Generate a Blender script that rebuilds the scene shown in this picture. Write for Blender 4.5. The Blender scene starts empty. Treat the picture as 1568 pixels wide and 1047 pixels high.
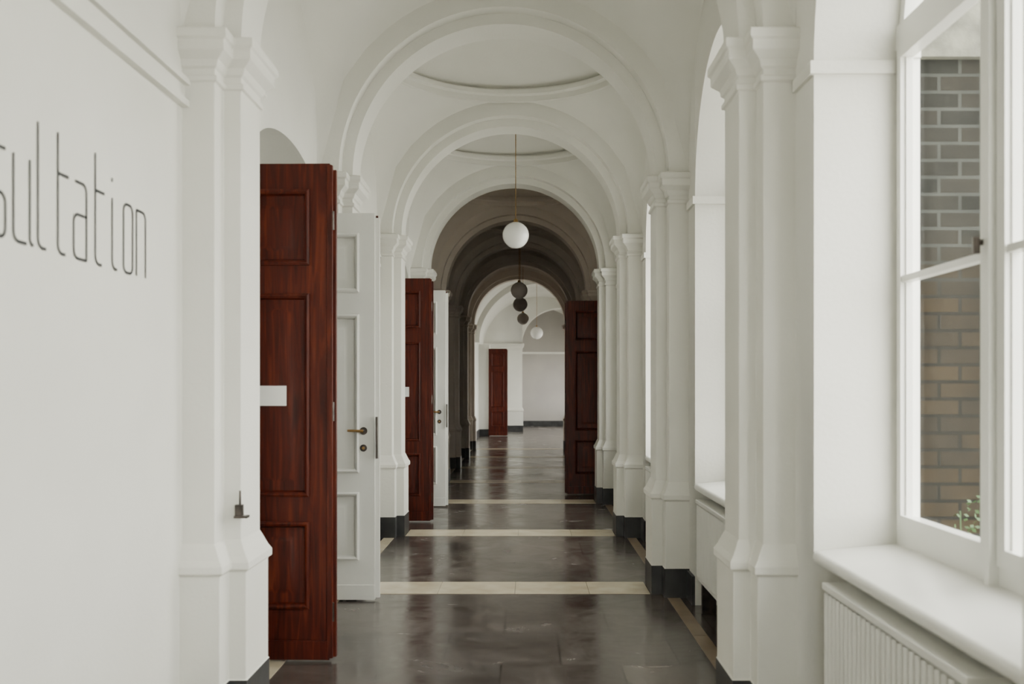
import bpy, bmesh, math, random
from mathutils import Vector, Matrix
random.seed(4)
S=bpy.context.scene
# ------------------------------------------------------------------ materials
def newmat(name):
    m=bpy.data.materials.new(name); m.use_nodes=True
    nt=m.node_tree; b=nt.nodes['Principled BSDF']
    return m,nt,b
def N(nt,t,**k):
    n=nt.nodes.new(t)
    for a,v in k.items():
        if a in n.inputs: n.inputs[a].default_value=v
        else: setattr(n,a,v)
    return n
def coords(nt,scale=(1,1,1),rot=(0,0,0)):
    g=N(nt,'ShaderNodeNewGeometry'); mp=N(nt,'ShaderNodeMapping')
    mp.inputs['Scale'].default_value=scale; mp.inputs['Rotation'].default_value=rot
    nt.links.new(g.outputs['Position'],mp.inputs['Vector']); return mp.outputs[0]
def ramp(nt,fac,stops):
    r=N(nt,'ShaderNodeValToRGB'); e=r.color_ramp.elements
    while len(e)<len(stops): e.new(0.5)
    for i,(p,c) in enumerate(stops):
        e[i].position=p; e[i].color=(*c,1)
    nt.links.new(fac,r.inputs[0]); return r.outputs[0]
def noisy(name,c1,c2,scale=3,rough=.6,bump=.05,bscale=60,spec=.4,vs=(1,1,1),detail=5,met=0,dist=0.):
    m,nt,b=newmat(name); v=coords(nt,vs)
    n=N(nt,'ShaderNodeTexNoise',Scale=scale,Detail=detail); n.inputs['Distortion'].default_value=dist
    nt.links.new(v,n.inputs['Vector'])
    nt.links.new(ramp(nt,n.outputs['Fac'],[(.3,c1),(.7,c2)]),b.inputs['Base Color'])
    b.inputs['Roughness'].default_value=rough; b.inputs['Metallic'].default_value=met
    b.inputs['Specular IOR Level'].default_value=spec
    if bump>0:
        n2=N(nt,'ShaderNodeTexNoise',Scale=bscale,Detail=3); nt.links.new(v,n2.inputs['Vector'])
        bp=N(nt,'ShaderNodeBump',Strength=bump,Distance=.01); nt.links.new(n2.outputs['Fac'],bp.inputs['Height'])
        nt.links.new(bp.outputs[0],b.inputs['Normal'])
    return m
PLASTER=noisy('plaster_white',(.655,.65,.60),(.73,.725,.675),1.2,.7,.12,45)
PLASTER_SHADE=noisy('plaster_shade',(.60,.54,.47),(.66,.60,.53),1.2,.75,.12,45)  # plaster darkened and browned to stand in for shade in windowless bays
SOCLE=noisy('socle_dark',(.020,.021,.022),(.045,.045,.046),6,.4,.08,50)
GLOSSW=noisy('paint_white_gloss',(.69,.69,.65),(.75,.75,.71),3,.3,.05,20,.5)
GAP_SHADE=noisy('radiator_gap_shade',(.16,.15,.12),(.22,.20,.17),8,.6,0)  # dark tone standing in for shade between radiator ribs
METAL=noisy('metal_dark',(.05,.045,.04),(.12,.10,.09),20,.35,0,20,.5,met=.9)
BRASS=noisy('brass_aged',(.30,.17,.06),(.45,.28,.11),20,.35,0,20,.5,met=.9)
PAPER=noisy('paper_white',(.78,.78,.76),(.84,.84,.82),8,.6,0)
INK=noisy('ink_black',(.015,.015,.017),(.025,.025,.027),8,.6,0)
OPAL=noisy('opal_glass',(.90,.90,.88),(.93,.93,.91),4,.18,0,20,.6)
OPAL_SHADE=noisy('opal_glass_shade',(.64,.60,.55),(.70,.66,.61),4,.18,0,20,.6)  # darker copy of the opal glass, shade of the dim bays in its colour
CREAM=noisy('cream_stone',(.46,.40,.29),(.62,.55,.41),5,.22,.04,40,.5)
TAN=noisy('tan_stone',(.22,.17,.12),(.32,.25,.18),5,.3,.04,40,.5)
LEAF=noisy('leaf_green',(.02,.05,.012),(.05,.11,.03),9,.5,0)
GROUND=noisy('ground_bounce',(.42,.41,.38),(.52,.51,.48),2,.9,.2,20)  # pale tone chosen so the ground bounces daylight up into the vaults
CONC=noisy('concrete_light',(.09,.09,.075),(.20,.20,.16),9,.9,.5,25)
def wood():
    m,nt,b=newmat('wood_mahogany')
    v=coords(nt,(16,16,1.0))
    n=N(nt,'ShaderNodeTexNoise',Scale=1.8,Detail=9); n.inputs['Distortion'].default_value=1.5
    nt.links.new(v,n.inputs['Vector'])
    c=ramp(nt,n.outputs['Fac'],[(.28,(.026,.0032,.0014)),(.52,(.066,.0078,.0026)),(.78,(.130,.022,.006))])
    nt.links.new(c,b.inputs['Base Color']); b.inputs['Roughness'].default_value=.42
    b.inputs['Specular IOR Level'].default_value=.25
    bp=N(nt,'ShaderNodeBump',Strength=.08,Distance=.005); nt.links.new(n.outputs['Fac'],bp.inputs['Height'])
    nt.links.new(bp.outputs[0],b.inputs['Normal']); return m
WOOD=wood()
def slate():
    m,nt,b=newmat('slate_floor')
    v=coords(nt)
    n=N(nt,'ShaderNodeTexNoise',Scale=2.6,Detail=13,Roughness=.66); n.inputs['Distortion'].default_value=.9
    nt.links.new(v,n.inputs['Vector'])
    c=ramp(nt,n.outputs['Fac'],[(.28,(.040,.034,.031)),(.43,(.066,.056,.051)),(.53,(.080,.069,.063)),(.62,(.108,.095,.087)),(.80,(.14,.125,.115))])
    mp=N(nt,'ShaderNodeMapping'); mp.inputs['Location'].default_value=(.13,.28,0)
    nt.links.new(v,mp.inputs['Vector'])
    br=N(nt,'ShaderNodeTexBrick',Scale=1.0); br.inputs['Brick Width'].default_value=.62; br.inputs['Row Height'].default_value=.68
    br.inputs['Mortar Size'].default_value=.005; br.inputs['Color1'].default_value=(.75,.75,.76,1); br.inputs['Color2'].default_value=(1.2,1.15,1.12,1)
    br.inputs['Mortar'].default_value=(.35,.35,.35,1)
    nt.links.new(mp.outputs[0],br.inputs['Vector'])
    mx=N(nt,'ShaderNodeMix',data_type='RGBA',blend_type='MULTIPLY'); mx.inputs[0].default_value=1
    nt.links.new(c,mx.inputs[6]); nt.links.new(br.outputs['Color'],mx.inputs[7])
    nt.links.new(mx.outputs[2],b.inputs['Base Color'])
    r=N(nt,'ShaderNodeMapRange'); r.inputs['From Min'].default_value=.3; r.inputs['From Max'].default_value=.7
    r.inputs['To Min'].default_value=.11; r.inputs['To Max'].default_value=.30
    nt.links.new(n.outputs['Fac'],r.inputs['Value']); nt.links.new(r.outputs[0],b.inputs['Roughness'])
    b.inputs['Specular IOR Level'].default_value=.6
    n3=N(nt,'ShaderNodeTexNoise',Scale=6,Detail=4); nt.links.new(v,n3.inputs['Vector'])
    bp=N(nt,'ShaderNodeBump',Strength=.10,Distance=.01); nt.links.new(n3.outputs['Fac'],bp.inputs['Height'])
    nt.links.new(bp.outputs[0],b.inputs['Normal']); return m
SLATE=slate()
def brick():
    m,nt,b=newmat('brick_tan_grey')
    g=N(nt,'ShaderNodeNewGeometry'); sp=N(nt,'ShaderNodeSeparateXYZ'); nt.links.new(g.outputs['Position'],sp.inputs[0])
    ad=N(nt,'ShaderNodeMath',operation='ADD'); nt.links.new(sp.outputs['X'],ad.inputs[0]); nt.links.new(sp.outputs['Y'],ad.inputs[1])
    cb=N(nt,'ShaderNodeCombineXYZ'); nt.links.new(ad.outputs[0],cb.inputs['X']); nt.links.new(sp.outputs['Z'],cb.inputs['Y'])
    def br(c1,c2,mo):
        t=N(nt,'ShaderNodeTexBrick',Scale=1.); t.inputs['Brick Width'].default_value=.19; t.inputs['Row Height'].default_value=.077
        t.inputs['Mortar Size'].default_value=.008; t.inputs['Color1'].default_value=(*c1,1); t.inputs['Color2'].default_value=(*c2,1); t.inputs['Mortar'].default_value=(*mo,1)
        nt.links.new(cb.outputs[0],t.inputs['Vector']); return t
    lo=br((.026,.019,.010),(.014,.012,.009),(.008,.008,.007)); hi=br((.010,.011,.010),(.019,.018,.015),(.036,.039,.036))  # bricks turn greyer and mortar paler higher up
    n=N(nt,'ShaderNodeTexNoise',Scale=6,Detail=4); nt.links.new(g.outputs['Position'],n.inputs['Vector'])
    r=N(nt,'ShaderNodeMapRange'); r.inputs['From Min'].default_value=1.80; r.inputs['From Max'].default_value=2.15
    nt.links.new(sp.outputs['Z'],r.inputs['Value'])
    mx=N(nt,'ShaderNodeMix',data_type='RGBA'); nt.links.new(r.outputs[0],mx.inputs[0]); nt.links.new(lo.outputs[0],mx.inputs[6]); nt.links.new(hi.outputs[0],mx.inputs[7])
    m2=N(nt,'ShaderNodeMix',data_type='RGBA',blend_type='MULTIPLY'); m2.inputs[0].default_value=.8
    nt.links.new(mx.outputs[2],m2.inputs[6]); nt.links.new(ramp(nt,n.outputs['Fac'],[(.3,(.6,.6,.6)),(.7,(1.3,1.25,1.2))]),m2.inputs[7])
    nt.links.new(m2.outputs[2],b.inputs['Base Color']); b.inputs['Roughness'].default_value=.9
    b.inputs['Specular IOR Level'].default_value=.08
    bp=N(nt,'ShaderNodeBump',Strength=.6,Distance=.01); nt.links.new(lo.outputs['Fac'],bp.inputs['Height']); bp.invert=True
    nt.links.new(bp.outputs[0],b.inputs['Normal']); return m
BRICK=brick()
def glass():
    m,nt,b=newmat('window_glass'); out=nt.nodes['Material Output']
    t=N(nt,'ShaderNodeBsdfTransparent'); t.inputs[0].default_value=(.96,.97,.96,1)
    g=N(nt,'ShaderNodeBsdfGlossy'); g.inputs['Roughness'].default_value=.02
    f=N(nt,'ShaderNodeLayerWeight',Blend=.5); p=N(nt,'ShaderNodeMath',operation='POWER'); p.inputs[1].default_value=6
    nt.links.new(f.outputs['Facing'],p.inputs[0])
    a=N(nt,'ShaderNodeMath',operation='MULTIPLY_ADD'); a.inputs[1].default_value=.5; a.inputs[2].default_value=.02
    nt.links.new(p.outputs[0],a.inputs[0])
    mx=N(nt,'ShaderNodeMixShader')
    nt.links.new(a.outputs[0],mx.inputs[0]); nt.links.new(t.outputs[0],mx.inputs[1]); nt.links.new(g.outputs[0],mx.inputs[2])
    nt.links.new(mx.outputs[0],out.inputs[0]); return m
GLASS=glass()
# ------------------------------------------------------------------ mesh builder
class MB:
    def __init__(s): s.v=[];s.f=[];s.m=[];s.mats=[]
    def mi(s,mat):
        if mat not in s.mats: s.mats.append(mat)
        return s.mats.index(mat)
    def add(s,vs,fs,mat):
        o=len(s.v); s.v+= [tuple(p) for p in vs]; i=s.mi(mat)
        for f in fs: s.f.append([a+o for a in f]); s.m.append(i)
    def box(s,x0,x1,y0,y1,z0,z1,mat):
        x0,x1=min(x0,x1),max(x0,x1); y0,y1=min(y0,y1),max(y0,y1)
        s.add([(x,y,z) for z in(z0,z1) for y in(y0,y1) for x in(x0,x1)],
              [(0,2,3,1),(4,5,7,6),(0,1,5,4),(2,6,7,3),(0,4,6,2),(1,3,7,5)],mat)
    def cyl(s,p0,p1,r,mat,n=12,r1=None):
        p0=Vector(p0);p1=Vector(p1); r1=r if r1 is None else r1
        d=(p1-p0).normalized(); a=d.orthogonal().normalized(); b=d.cross(a)
        vs=[];
        for p,rr in((p0,r),(p1,r1)):
            for i in range(n):
                t=2*math.pi*i/n; vs.append(p+a*rr*math.cos(t)+b*rr*math.sin(t))
        s.add(vs,[(i,(i+1)%n,n+(i+1)%n,n+i) for i in range(n)]+[tuple(range(n)),tuple(range(2*n-1,n-1,-1))],mat)
    def loft(s,rings,mat,closed=False,mats=None):
        n=len(rings[0])
        if mats is None:
            fs=[]; vs=[]
            for k,R in enumerate(rings): vs+=list(R)
            for k in range(len(rings)-1):
                fs+=[(k*n+i,k*n+i+1,(k+1)*n+i+1,(k+1)*n+i) for i in range(n-1)]
                if closed: fs.append((k*n+n-1,k*n,(k+1)*n,(k+1)*n+n-1))
            s.add(vs,fs,mat); return
        for k in range(len(rings)-1):
            A,B=rings[k],rings[k+1]
            fs=[(i,i+1,n+i+1,n+i) for i in range(n-1)]
            if closed: fs.append((n-1,0,n,2*n-1))
            s.add(list(A)+list(B),fs,mats[k])
    def obj(s,name,smooth=35,bevel=0,merge=True,parent=None):
        me=bpy.data.meshes.new(name); me.from_pydata(s.v,[],s.f)
        for m in s.mats: me.materials.append(m)
        for p,i in zip(me.polygons,s.m): p.material_index=i
        bm=bmesh.new(); bm.from_mesh(me)
        if merge: bmesh.ops.remove_doubles(bm,verts=bm.verts,dist=1e-5)
        bmesh.ops.recalc_face_normals(bm,faces=bm.faces)
        bm.to_mesh(me); bm.free()
        if smooth:
            for p in me.polygons: p.use_smooth=True
            me.set_sharp_from_angle(angle=math.radians(smooth))
        o=bpy.data.objects.new(name,me); S.collection.objects.link(o)
        if bevel:
            b=o.modifiers.new('bevel','BEVEL'); b.width=bevel; b.segments=2; b.limit_method='ANGLE'; b.angle_limit=math.radians(50)
        if parent: o.parent=parent
        return o
# ------------------------------------------------------------------ dimensions
CX=-.155; HI,HB,HW=1.06,1.135,1.27; SP=2.92; PW=.57; STEP=2.72
WL,WR=CX-HW,CX+HW
def PY(i): return 4.12+STEP*(i-1)
I0,I1=-2,8
TOP=4.75
def bay_plaster(i): return PLASTER_SHADE if i>=5 else PLASTER
PROF=[(.035,0),(.035,.20),(.030,.205),(.030,.66),(.045,.67),(.045,.70),(.030,.725),(.008,.775),(0,.79),(0,2.70),(.014,2.705),(.014,2.725),(.002,2.73),
      (.002,2.755),(.012,2.765),(.022,2.79),(.05,2.815),(.056,2.82),(.056,2.86),(.068,2.87),(.068,2.905),(.02,2.92),(0,2.921)]
def pier(i,side):
    mb=MB(); y0=PY(i); P=bay_plaster(i)
    W=CX+side*(HW+.02)
    rings=[]
    for d,z in PROF:
        bx=CX+side*(HB-d); ix=CX+side*(HI-d)
        rings.append([(W,y0-d,z),(bx,y0-d,z),(bx,y0+.12-d,z),(ix,y0+.12-d,z),(ix,y0+.42+d,z),(bx,y0+.42+d,z),(bx,y0+PW+d,z),(W,y0+PW+d,z)])
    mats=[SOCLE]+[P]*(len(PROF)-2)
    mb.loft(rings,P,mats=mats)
    return mb.obj('pilaster',smooth=0,bevel=.004)
for i in range(I0,I1+1):
    for sd in(-1,1): pier(i,sd)
def rib(i):
    mb=MB(); y0=PY(i); P=bay_plaster(i); n=48
    def arc(r,y): return [(CX+r*math.cos(math.pi*k/n),y,SP+r*math.sin(math.pi*k/n)) for k in range(n+1)]
    a=[arc(1.36,y0),arc(HB,y0),arc(HB,y0+.12),arc(HI,y0+.12),arc(HI,y0+.42),arc(HB,y0+.42),arc(HB,y0+PW),arc(1.36,y0+PW)]
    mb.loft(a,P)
    for y in (y0+.01,y0+PW-.01):
        top=[(CX+1.36*math.cos(math.pi*k/n)*1.0,y,TOP) for k in range(n+1)]
        mb.loft([arc(1.3,y),top],P)
    mb.obj('arch_rib',smooth=30)
for i in range(I0,I1+1): rib(i)
def vault(i):
    P=PLASTER_SHADE if i>=4 else PLASTER
    ya=PY(i)+PW; yb=PY(i+1); yc=(ya+yb)/2; b=(yb-ya)/2; a=HW; S2=a*a+b*b; Sr=math.sqrt(S2); rho=1.06
    mb=MB(); n=96; base=math.atan2(b,a); ths=[]
    for q in range(4):
        c0=[-base,base,math.pi-base,math.pi+base][q]; c1=[base,math.pi-base,math.pi+base,2*math.pi-base][q]
        for k in range(24): ths.append(c0+(c1-c0)*k/24)
    rings=[]
    for j in range(13):
        R=[]
        for t in ths:
            c,s=abs(math.cos(t)),abs(math.sin(t))
            rb=min(a/c if c>1e-6 else 9,b/s if s>1e-6 else 9)
            f0=math.asin(rho/Sr); f1=math.asin(min(1,rb/Sr))
            f=f0+(f1-f0)*j/12; r=Sr*math.sin(f)
            R.append((CX+r*math.cos(t),yc+r*math.sin(t),SP+Sr*math.cos(f)))
        rings.append(R)
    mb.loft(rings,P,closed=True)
    z0=SP+math.sqrt(S2-rho*rho)
    pr=[(1.06,z0),(1.06,z0-.035),(1.045,z0-.04),(1.02,z0-.035),(1.02,z0+.015),(1.005,z0+.025),(.985,z0+.03),(.985,z0+.07),(1.04,z0+.075),(1.04,z0+.10)]
    Rd=(1.04**2+.28**2)/(2*.28)
    for k in range(1,13):
        r=1.04*(1-k/12); r=max(r,.004); pr.append((r,z0+.10+math.sqrt(Rd*Rd-r*r)-(Rd-.28)))
    rr=[[(CX+r*math.cos(t),yc+r*math.sin(t),z) for t in [2*math.pi*k/96 for k in range(96)]] for r,z in pr]
    mb.loft(rr,P,closed=True)
    mb.obj('ceiling_vault',smooth=25)
for i in range(I0,I1): vault(i)
mb=MB(); mb.box(-6,4.6,12.6,PY(I1)+.6,TOP,TOP+.2,CONC); mb.box(-6,1.6,PY(I0)-.2,12.6,TOP,TOP+.2,CONC); mb.obj('light_seal_slab',smooth=0)  # unseen slab added above the vaults to keep sky light from leaking in
def wall_bay(mb,side,ya,yb,op,mat,xw=None):
    X=(WR if side>0 else WL) if xw is None else xw
    def q(y0,y1,z0,z1):
        if y1-y0>1e-4 and z1-z0>1e-4: mb.add([(X,y0,z0),(X,y1,z0),(X,y1,z1),(X,y0,z1)],[(0,1,2,3)],mat)
    if not op: q(ya,yb,0,TOP); return
    o0,o1,zs,rise,dep=op
    q(ya,o0,0,TOP); q(o1,yb,0,TOP)
    n=32; c=(o0+o1)/2; h=(o1-o0)/2
    if rise>0: prof=[(c-h*math.cos(math.pi*k/n),zs+rise*math.sin(math.pi*k/n)) for k in range(n+1)]
    else: prof=[(o0,zs),(o1,zs)]
    mb.loft([[(X,y,z) for y,z in prof],[(X,y,TOP) for y,z in prof]],mat)
    full=[(o0,0)]+prof+[(o1,0)]
    mb.loft([[(X,y,z) for y,z in full],[(X+side*dep,y,z) for y,z in full]],mat)
win_bays=[-2,-1,0,1,2,3]
wr=MB(); wl=MB(); 
for i in range(I0,I1):
    ya=PY(i)+PW; yb=PY(i+1); yc=(ya+yb)/2; mat=PLASTER_SHADE if i>=4 else PLASTER
    a0,b0=ya-PW/2,yb+PW/2
    if i in win_bays: wall_bay(wr,1,a0,b0,(yc-.815,yc+.815,2.70,.815,.395),mat)
    elif i==4: wall_bay(wr,1,a0,b0,(13.38,14.88,2.64,.22,.17),mat)
    else: wall_bay(wr,1,a0,b0,None,mat)
    if i==1: wall_bay(wl,-1,a0,b0,(5.20,6.77,2.66,.27,.40),mat)
    elif i==3: wall_bay(wl,-1,a0,b0,(10.66,12.08,2.66,.25,.34),mat)
    else: wall_bay(wl,-1,a0,b0,None,mat)
wr.obj('wall_right',smooth=30); wl.obj('wall_left',smooth=30)
t=MB()
for i in (-2,-1,0,2):
    ya=PY(i)+PW; yb=PY(i+1)
    for (z0,z1,d) in((2.595,2.625,.03),(2.625,2.685,.012),(2.685,2.71,.034)): t.box(WL-.01,WL+d,ya,yb,z0,z1,PLASTER)
t.obj('trim_cornice_left',smooth=0)
for side,nm in((-1,'baseboard_left'),(1,'baseboard_right')):
    t=MB(); X=WL if side<0 else WR
    for i in range(I0,I1):
        ya=PY(i)+PW+.03; yb=PY(i+1)-.03; yc=(ya+yb)/2
        segs=[(ya,yb)]
        if side>0 and i in win_bays:
            segs=[(ya,yc-.815),(yc+.815,yb)]; t.box(1.28,1.30,yc-.81,yc+.81,0,.20,SOCLE)
        if side>0 and i==4: segs=[(ya,13.38),(14.88,yb)]
        if side<0 and i==1: segs=[(ya,5.2),(6.77,yb)]
        if side<0 and i==3: segs=[(ya,10.66),(12.08,yb)]
        for s0,s1 in segs: 
            if s1>s0: t.box(X,X-side*.02,s0,s1,0,.19,SOCLE)
    t.obj(nm,smooth=0)
t=MB()
for i in win_bays:
    yc=PY(i)+PW+1.075
    for sg in(-1,1):
        ye=yc+sg*.815
        t.box(WR-.018,WR+.31,ye,ye-sg*.018,2.65,2.70,PLASTER)
        t.box(WR-.018,WR,ye,yc+sg*1.06,2.65,2.70,PLASTER)
t.obj('trim_impost_right',smooth=0)
# ---- floor
fl=MB(); fl.box(-6,1.50,PY(I0)-.2,40,-.15,0,SLATE); fl.box(1.50,4.6,12.6,40,-.15,0,SLATE); fl.obj('floor',smooth=0)
st=MB()
for i in range(I0,I1+1):
    y=PY(i)+.10
    xs=[-1.175,-.62,-.08,.44,.865]
    for k in range(4): st.box(xs[k]+.0015,xs[k+1]-.0015,y,y+.42,-.01,.003,CREAM)
st.obj('floor_strip_cream',smooth=0)
st=MB()
for i in range(I0,I1):
    ya=PY(i)+PW+.04; yb=PY(i+1)-.04
    for k in range(4):
        a=ya+(yb-ya)*k/4; b=ya+(yb-ya)*(k+1)/4-.003
        st.box(.965,1.05,a,b,-.01,.003,TAN); st.box(CX-1.21,CX-1.11,a,b,-.01,.003,CREAM)
st.obj('floor_border_stone',smooth=0)
# ---- windows, sills, radiators
def window(i):
    yc=PY(i)+PW+1.075; h=.815; X=1.44; G=GLOSSW
    mb=MB(); zb=.86; zt=2.77
    def fr(y0,y1,z0,z1,d0=0,d1=.07,m=G): mb.box(X+d0,X+d1,y0,y1,z0,z1,m)
    fr(yc-h,yc-h+.04,zb,2.72); fr(yc+h-.04,yc+h,zb,2.72); fr(yc-h,yc+h,zb-.04,zb+.04,-.004,.07); fr(yc-h,yc+h,zt-.03,zt+.06,-.01,.08)
    fr(yc-.045,yc+.045,zb,zt,.002,.07); fr(yc-.018,yc+.018,zb-.03,zt-.03,-.034,.004)
    n=32
    def arc(r,x): return [(x,yc-r*math.cos(math.pi*k/n),2.70+r*math.sin(math.pi*k/n)) for k in range(n+1)]
    mb.loft([arc(h,X),arc(h-.05,X),arc(h-.05,X+.07),arc(h,X+.07)],G)
    fr(yc-.015,yc+.015,zt,2.70+h-.03,.01,.06)
    for sg in(-1,1):
        a=math.radians(45); p=(X+.035,yc,zt); 
        e=(X+.035,yc+sg*(h-.03)*math.cos(a),2.70+(h-.03)*math.sin(a)); mb.cyl(p,e,.014,G,8)
    for sg in(-1,1):
        y0,y1=(yc-h+.030,yc-.028) if sg<0 else (yc+.028,yc+h-.030)
        z0,z1=zb+.035,zt-.025
        wa,wb=(.038,.052) if sg<0 else (.052,.038)
        fr(y0,y0+wa,z0,z1,-.015,.035); fr(y1-wb,y1,z0,z1,-.015,.035)
        fr(y0+wa,y1-wb,z0,z0+.055,-.015,.035); fr(y0+wa,y1-wb,z1-.05,z1,-.015,.035)
        for (a,b) in((y0+wa,y0+wa+.008),(y1-wb-.008,y1-wb)): fr(a,b,z0+.055,z1-.05,.004,.028)
        fr(y0+wa,y1-wb,1.838,1.862,-.01,.03)
    mb.add([(X+.03,yc-h,zb),(X+.03,yc+h,zb),(X+.03,yc+h,2.7)]+[(X+.03,yc-h*math.cos(math.pi*(n-k)/n),2.70+h*math.sin(math.pi*(n-k)/n)) for k in range(1,n)]+[(X+.03,yc-h,2.7)],[tuple(range(3+n-1+1))],GLASS)
    mb.cyl((X-.05,yc+.03,1.885),(X-.01,yc+.03,1.885),.010,METAL,10); mb.cyl((X-.05,yc+.03,1.90),(X-.05,yc+.03,1.85),.011,METAL,10)
    mb.obj('window_%d'%(i+3),smooth=0,merge=False)
    mb=MB()
    prof=[(1.27,.755),(1.130,.755),(1.117,.762),(1.110,.775),(1.110,.788),(1.117,.80),(1.130,.805),(1.455,.835),(1.455,.755)]
    y0,y1=yc-h+.004,yc+h-.004
    mb.loft([[(x,y,z) for x,z in prof] for y in(y0,y1)],GLOSSW,closed=True)
    mb.add([(x,y0,z) for x,z in prof],[tuple(range(9))],GLOSSW); mb.add([(x,y1,z) for x,z in prof],[tuple(range(9))],GLOSSW)
    mb.obj('window_sill',smooth=40)
    mb=MB(); mb.box(1.30,1.505,yc-h,yc+h,0,.754,PLASTER); mb.box(1.46,1.53,yc-h,yc+h,.754,.822,CONC); mb.obj('wall_parapet',smooth=0)
    mb=MB(); r0,r1=yc-.60,yc+.60; k=27; x0,x1=1.085,1.225
    for j in range(k):
        y=r0+(r1-r0)*(j+.5)/k; w=.0115
        for (xa,xb) in((x0,x0+.05),(x1-.05,x1)):
            pr=[(xa+.008,y-w),(xb-.008,y-w),(xb,y-w+.006),(xb,y+w-.006),(xb-.008,y+w),(xa+.008,y+w),(xa,y+w-.006),(xa,y-w+.006)]
            mb.loft([[(p[0],p[1],z) for p in pr] for z in(.24,.69)],GLOSSW,closed=True)
        mb.box(x0+.022,x1-.022,y-.0215,y+.0215,.675,.70,GLOSSW); mb.box(x0+.006,x1-.006,y-.0215,y+.0215,.215,.25,GLOSSW)
    mb.box(x0+.022,x0+.045,r0+.01,r1-.01,.25,.69,GAP_SHADE)  # dark sheet added behind the ribs, painted shade for the gaps
    mb.box(x0-.004,x1+.004,r0,r1,.700,.724,GLOSSW)
    mb.box(x0+.03,x1-.02,r0+.02,r0+.05,0,.22,METAL); mb.box(x0+.03,x1-.02,r1-.05,r1-.02,0,.22,METAL)
    mb.cyl((1.15,r0,.66),(1.15,r0-.07,.66),.014,METAL); mb.cyl((1.15,r0-.05,.66),(1.15,r0-.05,0.01),.011,GLOSSW)
    mb.cyl((1.15,r0-.05,.66),(1.10,r0-.05,.70),.022,PAPER,14)
    mb.cyl((1.15,r1,.24),(1.15,r1+.05,.24),.012,GLOSSW); mb.cyl((1.15,r1+.05,.25),(1.15,r1+.05,.01),.011,GLOSSW)
    mb.obj('radiator',smooth=35,bevel=.002)
for i in win_bays: window(i)
# ---- panelled door leaf
def leaf(name,w,H,front,back,loc,ang,sign=False,hw=True,flip=False):
    mb=MB(); T=.045; st_=.105 if w>.6 else .08
    rz=[(H*(1-b),H*(1-a)) for a,b in[(.052,.205),(.262,.672),(.722,.898)]]
    x0,x1=st_,w-st_
    for sgn,mat in((-1,front),(1,back)):
        y=sgn*T/2
        zs=[0]; 
        for a,b in sorted(rz): zs+=[a,b]
        zs.append(H)
        def q(xa,xb,za,zb): mb.add([(xa,y,za),(xb,y,za),(xb,y,zb),(xa,y,zb)],[(0,1,2,3)],mat)
        q(0,x0,0,H); q(x1,w,0,H)
        for k in range(0,len(zs),2): q(x0,x1,zs[k],zs[k+1])
        for a,b in rz:
            prof=[(0,0),(0,.012),(.012,.018),(.024,.010),(.032,-.013),(.075,-.013),(.100,-.002),(.105,-.001)]
            rings=[]
            for ins,d in prof:
                yy=y+sgn*d; rings.append([(x0+ins,yy,a+ins),(x1-ins,yy,a+ins),(x1-ins,yy,b-ins),(x0+ins,yy,b-ins)])
            mb.loft(rings,mat,closed=True); mb.add(rings[-1],[(0,1,2,3)],mat)
    e=T/2
    mb.add([(0,-e,0),(0,e,0),(0,e,H),(0,-e,H)],[(0,1,2,3)],front); mb.add([(w,-e,0),(w,e,0),(w,e,H),(w,-e,H)],[(0,1,2,3)],front)
    mb.add([(0,-e,H),(w,-e,H),(w,e,H),(0,e,H)],[(0,1,2,3)],front); mb.add([(0,-e,0),(w,-e,0),(w,e,0),(0,e,0)],[(0,1,2,3)],front)
    mb.box(w-.012,w+.016,-e-.012 if front is WOOD else e,-e+.012 if front is WOOD else e+.012,.01,H-.01,front if front is WOOD else back)
    mb.box(w-.001,w+.030,-.004,e,.01,H-.03,front)
    if front is WOOD:
        mb.box(.0,w,-e-.010,-e+.002,.0,.10,front)
        for zz in(.25,1.3,2.3): mb.cyl((w+.016,-e,zz*H/2.6-.05),(w+.016,-e,zz*H/2.6+.05),.008,METAL,8)
    else:
        mb.box(.0,w,-e-.008,-e+.002,.0,.10,front)
    if hw:
        y=-e if front is GLOSSW else e
        s=-1 if front is GLOSSW else 1
        xx=w-.075; zz=1.135
        mb.cyl((xx,y,zz),(xx,y+s*.008,zz),.026,METAL,18); mb.cyl((xx,y,zz),(xx,y+s*.05,zz),.009,METAL,12)
        mb.cyl((xx+.006,y+s*.05,zz),(xx-.10,y+s*.052,zz+.004),.010,BRASS,12,.008)
        mb.cyl((xx,y,zz-.115),(xx,y+s*.010,zz-.115),.024,METAL,18); mb.cyl((xx,y+s*.01,zz-.115),(xx,y+s*.016,zz-.115),.010,BRASS,12)
        mb.box(w+.008,w+.022,y+s*.002,y+s*.022,.95,1.23,METAL)
    if sign:
        mb.box(w-.42,w-.225,-e-.016,-e-.010,1.33,1.435,PAPER); mb.box(w-.40,w-.37,-e-.0175,-e-.0155,1.41,1.42,INK)
    o=mb.obj(name,smooth=30,bevel=.0015)
    M=Matrix.Rotation(ang,4,'Z')
    if flip: M=M@Matrix.Scale(-1,4,(1,0,0))
    o.data.transform(M); 
    if flip: o.data.flip_normals()
    o.location=loc
    return o
r=math.radians
leaf('door_1',.735,2.6,WOOD,GLOSSW,(-1.765,5.26,.012),r(-1.5),sign=True)
leaf('door_2',.745,2.6,GLOSSW,WOOD,(-1.765,6.72,.012),r(0))
leaf('door_3',.69,2.6,WOOD,GLOSSW,(-1.72,10.72,.012),r(-2),sign=True)
leaf('door_4',.725,2.6,GLOSSW,WOOD,(-1.70,12.02,.012),r(1))
leaf('door_5',.735,2.6,WOOD,GLOSSW,(1.285,13.43,.012),0,flip=True,hw=False)
leaf('door_6',.735,2.6,WOOD,GLOSSW,(1.31,14.86,.012),r(-90),hw=False)
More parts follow.
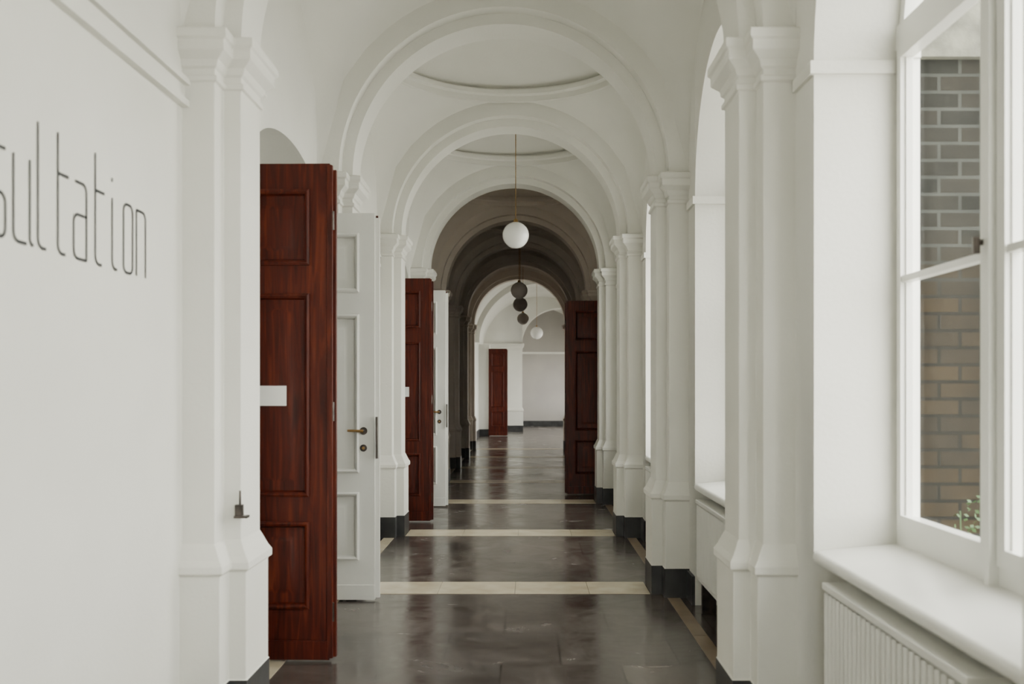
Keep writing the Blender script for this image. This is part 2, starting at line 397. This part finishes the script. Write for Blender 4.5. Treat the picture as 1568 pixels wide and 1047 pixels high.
leaf('door_7',.54,2.6,WOOD,GLOSSW,(-1.13,29.8,.012),r(-2))
def room(nm,side,x0,x1,y0,y1,d0,d1,head,xf):
    mb=MB(); m=PLASTER
    mb.box(x1,x1+side*.1,y0,y1,0,3.9,m); mb.box(x0,x1,y0-.1,y0,0,3.9,m); mb.box(x0,x1,y1,y1+.1,0,3.9,m); mb.box(x0,x1,y0,y1,3.9,4.0,m)
    mb.obj('wall_'+nm,smooth=0)
    mb=MB()
    mb.box(xf,xf+side*.05,d0,d1,head,head+.36,GLOSSW)
    mb.box(xf-side*.02,xf+side*.08,d0,d0+.03,0,head,GLOSSW); mb.box(xf-side*.02,xf+side*.08,d1-.03,d1,0,head,GLOSSW)
    mb.box(xf-side*.02,xf+side*.08,d0,d1,head-.005,head+.05,GLOSSW)
    mb.obj('trim_door_frame',smooth=0)
room('office_front',-1,WL-.02,-4.6,4.3,7.9,5.20,6.77,2.62,-1.765)
room('office_back',-1,WL-.02,-4.6,10.0,13.3,10.66,12.08,2.62,-1.70)
room('store_room',1,WR+.02,3.6,12.7,15.6,13.38,14.88,2.62,1.27)
def lamp(x,y,z,r_,ztop,m):
    mb=MB(); n=32; rg=[]
    for k in range(1,24):
        a=math.pi*k/24; rg.append([(x+r_*math.sin(a)*math.cos(t),y+r_*math.sin(a)*math.sin(t),z+r_*math.cos(a)) for t in[2*math.pi*j/n for j in range(n)]])
    mb.loft(rg,m,closed=True); mb.add(rg[0],[tuple(range(n))],m); mb.add(rg[-1],[tuple(range(n))],m)
    mb.cyl((x,y,z+r_-.012),(x,y,z+r_+.03),.03,BRASS,16,.022); mb.cyl((x,y,z+r_+.03),(x,y,ztop-.03),.0045,BRASS,8)
    mb.cyl((x,y,ztop-.05),(x,y,ztop+.005),.05,GLOSSW,20,.06)
    mb.obj('pendant_globe_lamp',smooth=40)
def cy(i): return PY(i)+PW+1.075
lamp(-.12,cy(3),3.155,.148,4.57,OPAL)
lamp(-.12,cy(5),3.065,.14,4.57,OPAL_SHADE); lamp(-.12,cy(6),3.06,.14,4.57,OPAL_SHADE); lamp(-.075,cy(7),2.97,.13,4.57,OPAL_SHADE)
# ---- wall lettering
mb=MB(); XW=WL+.003; Z0=1.8455; XH=.243; AS=.366
def arcp(cy_,cz,r_,a0,a1,n=8): return [(cy_+r_*math.cos(math.radians(a0+(a1-a0)*k/n)),cz+r_*math.sin(math.radians(a0+(a1-a0)*k/n))) for k in range(n+1)]
def stroke(pts,y,w=.0098,closed=False):
    P=[Vector(((y+p[0])*1.0135,Z0+p[1])) for p in pts]; L=[];R=[]
    n=len(P)
    for k in range(n):
        a=P[(k-1)%n] if (k>0 or closed) else P[k]; b=P[(k+1)%n] if (k<n-1 or closed) else P[k]
        d=(b-a); 
        if d.length<1e-7: d=Vector((1,0))
        d.normalize(); nn=Vector((-d.y,d.x))*w/2
        L.append(P[k]+nn);R.append(P[k]-nn)
    fs=[];vs=[(XW,p.x,p.y) for p in L]+[(XW,p.x,p.y) for p in R]
    for k in range(n if closed else n-1): fs.append((k,(k+1)%n,n+(k+1)%n,n+k))
    mb.add(vs,fs,INK)
rr=.028
def L_o(y,w): stroke(arcp(w-rr,XH-rr,rr,0,90)+arcp(rr,XH-rr,rr,90,180)+arcp(rr,rr,rr,180,270)+arcp(w-rr,rr,rr,270,360),y,closed=True)
def L_n(y,w): stroke([(0,0),(0,XH)],y); stroke([(0,XH-.004)]+[(w*.4,XH-.004)]+arcp(w-rr,XH-rr-.004,rr,90,0)+[(w,0)],y)
def L_u(y,w): stroke([(0,XH)]+arcp(rr,rr,rr,180,270)+[(w*.8,0.0)],y); stroke([(w,XH)]+arcp(w+.02,.02,.02,180,270,5),y)
def L_l(y,h=None): stroke([(0,AS)]+arcp(rr,rr,rr,180,270)+[(.048,0)],y)
def L_t(y): L_l(y); stroke([(0,XH),(.07,XH)],y)
def L_i(y): stroke([(0,XH)]+arcp(rr,rr,rr,180,270)+[(.04,0)],y); stroke([(0,XH+.055),(0,XH+.068)],y)
def L_a(y,w): stroke([(.01,XH)]+arcp(w-rr,XH-rr,rr,90,0)+[(w,0)],y); stroke([(w,.14)]+arcp(rr,.14-rr,rr,90,180)+arcp(rr,rr,rr,180,270)+[(w,0)],y)
def L_s(y,w): stroke([(w,XH)]+arcp(rr,XH-rr,rr,90,180)+arcp(rr,.12+rr,rr,180,270)+arcp(w-rr,.12-rr,rr,90,0)+arcp(w-rr,rr,rr,0,-90)+[(0,0)],y)
def L_K(y): stroke([(0,0),(0,AS)],y); stroke([(.1,AS-.02),(.0,.17)],y); stroke([(.02,.2),(.1,0)],y)
L_K(2.24);L_o(2.37,.08);L_n(2.49,.08);L_s(2.605,.078);L_u(2.725,.09);L_l(2.862);L_t(2.984);L_a(3.088,.09);L_t(3.243);L_i(3.375);L_o(3.47,.08);L_n(3.585,.085)
mb.obj('wall_lettering',smooth=0)
mb=MB(); yq=PY(1)+.005
mb.box(-1.235,-1.18,yq+.085-.01,yq+.12,.885,.895,METAL); mb.cyl((-1.215,yq+.10,.89),(-1.215,yq+.10,1.0),.007,METAL,8,.004); mb.box(-1.235,-1.205,yq+.09,yq+.12,.89,.94,METAL)
mb.obj('door_catch',smooth=0)
# ---- end hall
hm=PLASTER; ye=PY(8)+PW; HX0,HX1=WL,2.35; YE=37.6
mb=MB(); mb.box(HX0-.3,HX0,ye,YE,0,5,hm); mb.box(HX0,-1.11,29.85,30.5,.2,2.75,hm); mb.box(HX0,-1.10,29.84,30.51,0,.2,SOCLE); mb.obj('wall_hall_left',smooth=0)
mb=MB()
ys=[(24.6,26.6),(27.6,29.6),(30.6,32.6),(34,36.8)]
prev=ye
for a,b in ys:
    mb.box(HX1,HX1+.3,prev,a,0,5,hm); mb.box(HX1,HX1+.3,a,b,0,.8,hm); mb.box(HX1,HX1+.3,a,b,2.7,5,hm)
    mb.box(HX1+.1,HX1+.15,(a+b)/2-.03,(a+b)/2+.03,.8,2.7,GLOSSW); mb.box(HX1+.1,HX1+.15,a,b,2.0,2.05,GLOSSW); prev=b
mb.box(HX1,HX1+.3,prev,YE,0,5,hm); mb.obj('wall_hall_right',smooth=0)
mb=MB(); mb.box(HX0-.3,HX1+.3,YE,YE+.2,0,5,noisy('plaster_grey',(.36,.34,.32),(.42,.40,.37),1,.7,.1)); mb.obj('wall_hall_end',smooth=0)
mb=MB(); mb.box(HX0,HX1,YE-.03,YE,2.72,2.80,hm); mb.obj('trim_hall_cornice',smooth=0)
mb=MB(); mb.box(HX0,HX1,YE-.02,YE,0,.2,SOCLE); mb.obj('baseboard_hall_end',smooth=0)
mb=MB(); mb.box(HX0,HX0+.02,ye,YE,0,.2,SOCLE); mb.obj('baseboard_hall_left',smooth=0)
mb=MB(); mb.box(WR,HX1+.3,ye-.3,ye,0,5,hm); mb.obj('wall_hall_front',smooth=0)
mb=MB(); n=40; c=(HX0+HX1)/2; R=(HX1-HX0)/2
def ar(r1,z,y,h): return [(c+r1*math.cos(math.pi*k/n),y,z+h*math.sin(math.pi*k/n)) for k in range(n+1)]
mb.loft([ar(R,2.7,ye-.1,1.75),ar(R,2.7,YE+.1,1.75)],hm)
mb.loft([ar(R+.02,2.7,27.2,1.75),ar(R-.14,2.7,27.2,1.6),ar(R-.14,2.7,27.6,1.6),ar(R+.02,2.7,27.6,1.75)],hm)
mb.loft([ar(R+.3,2.7,ye-.1,2.1),ar(R+.3,2.7,YE+.1,2.1)],CONC)
mb.obj('ceiling_hall',smooth=30)
mb=MB()
rings=[]
for d,z in PROF:
    rings.append([(HX0,32.9-d,z),(-.14+d,32.9-d,z),(-.14+d,33.5+d,z),(HX0,33.5+d,z)])
mb.loft(rings,hm,mats=[SOCLE]+[hm]*(len(PROF)-2))
c=(HX1-.14)/2; R=(HX1+.14)/2
for y in(32.9,33.5):
    A=ar(R,SP,y,1.15); mb.loft([A,[(p[0],p[1],4.6) for p in A]],hm)
mb.loft([ar(R,SP,32.9,1.15),ar(R,SP,33.5,1.15)],hm)
mb.box(HX0,-.14,32.9,33.5,SP,4.6,hm)
mb.obj('pilaster_hall',smooth=30)
lamp(.28,27.0,2.93,.17,4.35,OPAL)
# ---- added end wall behind the camera, its glazed opening lets in sky fill
mb=MB(); yB=PY(I0)-.1
mb.box(WL-.2,CX-.75,yB-.1,yB,0,TOP,PLASTER); mb.box(CX+.75,WR+.6,yB-.1,yB,0,TOP,PLASTER); mb.box(CX-.75,CX+.75,yB-.1,yB,2.7,TOP,PLASTER)
mb.obj('wall_back',smooth=0)
mb=MB()
for x in(CX-.75,CX-.03,CX+.69): mb.box(x,x+.06,yB-.08,yB-.02,0,2.7,GLOSSW)
for z in(0,1.0,2.3,2.64): mb.box(CX-.75,CX+.75,yB-.08,yB-.02,z,z+.06,GLOSSW)
mb.box(CX-.75,CX+.75,yB-.052,yB-.048,0,2.7,GLASS)
mb.obj('added_sky_opening',smooth=0)
# ---- exterior
mb=MB(); mb.box(-40,60,-40,80,-.5,-.4,GROUND); mb.obj('ground',smooth=0)
mb=MB(); mb.box(1.53,2.9,4.50,4.80,-.4,2.92,BRICK); mb.box(1.53,2.9,4.50,4.80,3.2,4.4,BRICK); mb.box(1.53,2.95,4.46,4.80,2.92,3.2,CONC); mb.obj('wall_exterior_brick',smooth=0)
mb=MB()
for k in range(260):
    c=Vector((random.gauss(1.96,.05),random.gauss(4.25,.05),random.uniform(-.35,.97)))
    if random.random()<.4: c.z=random.uniform(.7,.98)
    a=Vector((random.uniform(-1,1),random.uniform(-1,1),random.uniform(-.5,1))).normalized()*.026; b=a.orthogonal().normalized()*.009
    mb.add([c,c+a*.5+b,c+a,c+a*.5-b],[(0,1,2,3)],LEAF)
for k in range(10):
    x,y=random.gauss(1.96,.03),random.gauss(4.25,.03); mb.cyl((x,y,-.40),(x+random.uniform(-.06,.06),y,random.uniform(.7,.95)),.005,LEAF,6,.003)
mb.obj('ivy_shrub',smooth=0,merge=False)
# ---- world light (overcast)
w=bpy.data.worlds.new('World'); S.world=w; w.use_nodes=True; nt=w.node_tree; bg=nt.nodes['Background']
tc=N(nt,'ShaderNodeTexCoord'); sp=N(nt,'ShaderNodeSeparateXYZ'); nt.links.new(tc.outputs['Generated'],sp.inputs[0])
c=ramp(nt,sp.outputs['Z'],[(0,(.98,.965,.90)),(1,(1.0,.99,.93))]); nt.links.new(c,bg.inputs['Color']); bg.inputs['Strength'].default_value=13.5
# ---- camera
cd=bpy.data.cameras.new('camera'); co=bpy.data.objects.new('camera',cd); S.collection.objects.link(co)
co.location=(0,0,1.435); co.rotation_euler=(math.radians(90),0,0); cd.lens=35; cd.sensor_width=36
cd.shift_x=-22/1568; cd.shift_y=70.5/1568; cd.clip_start=.05; cd.clip_end=200
cd.dof.use_dof=True; cd.dof.focus_distance=9; cd.dof.aperture_fstop=2.8
S.camera=co
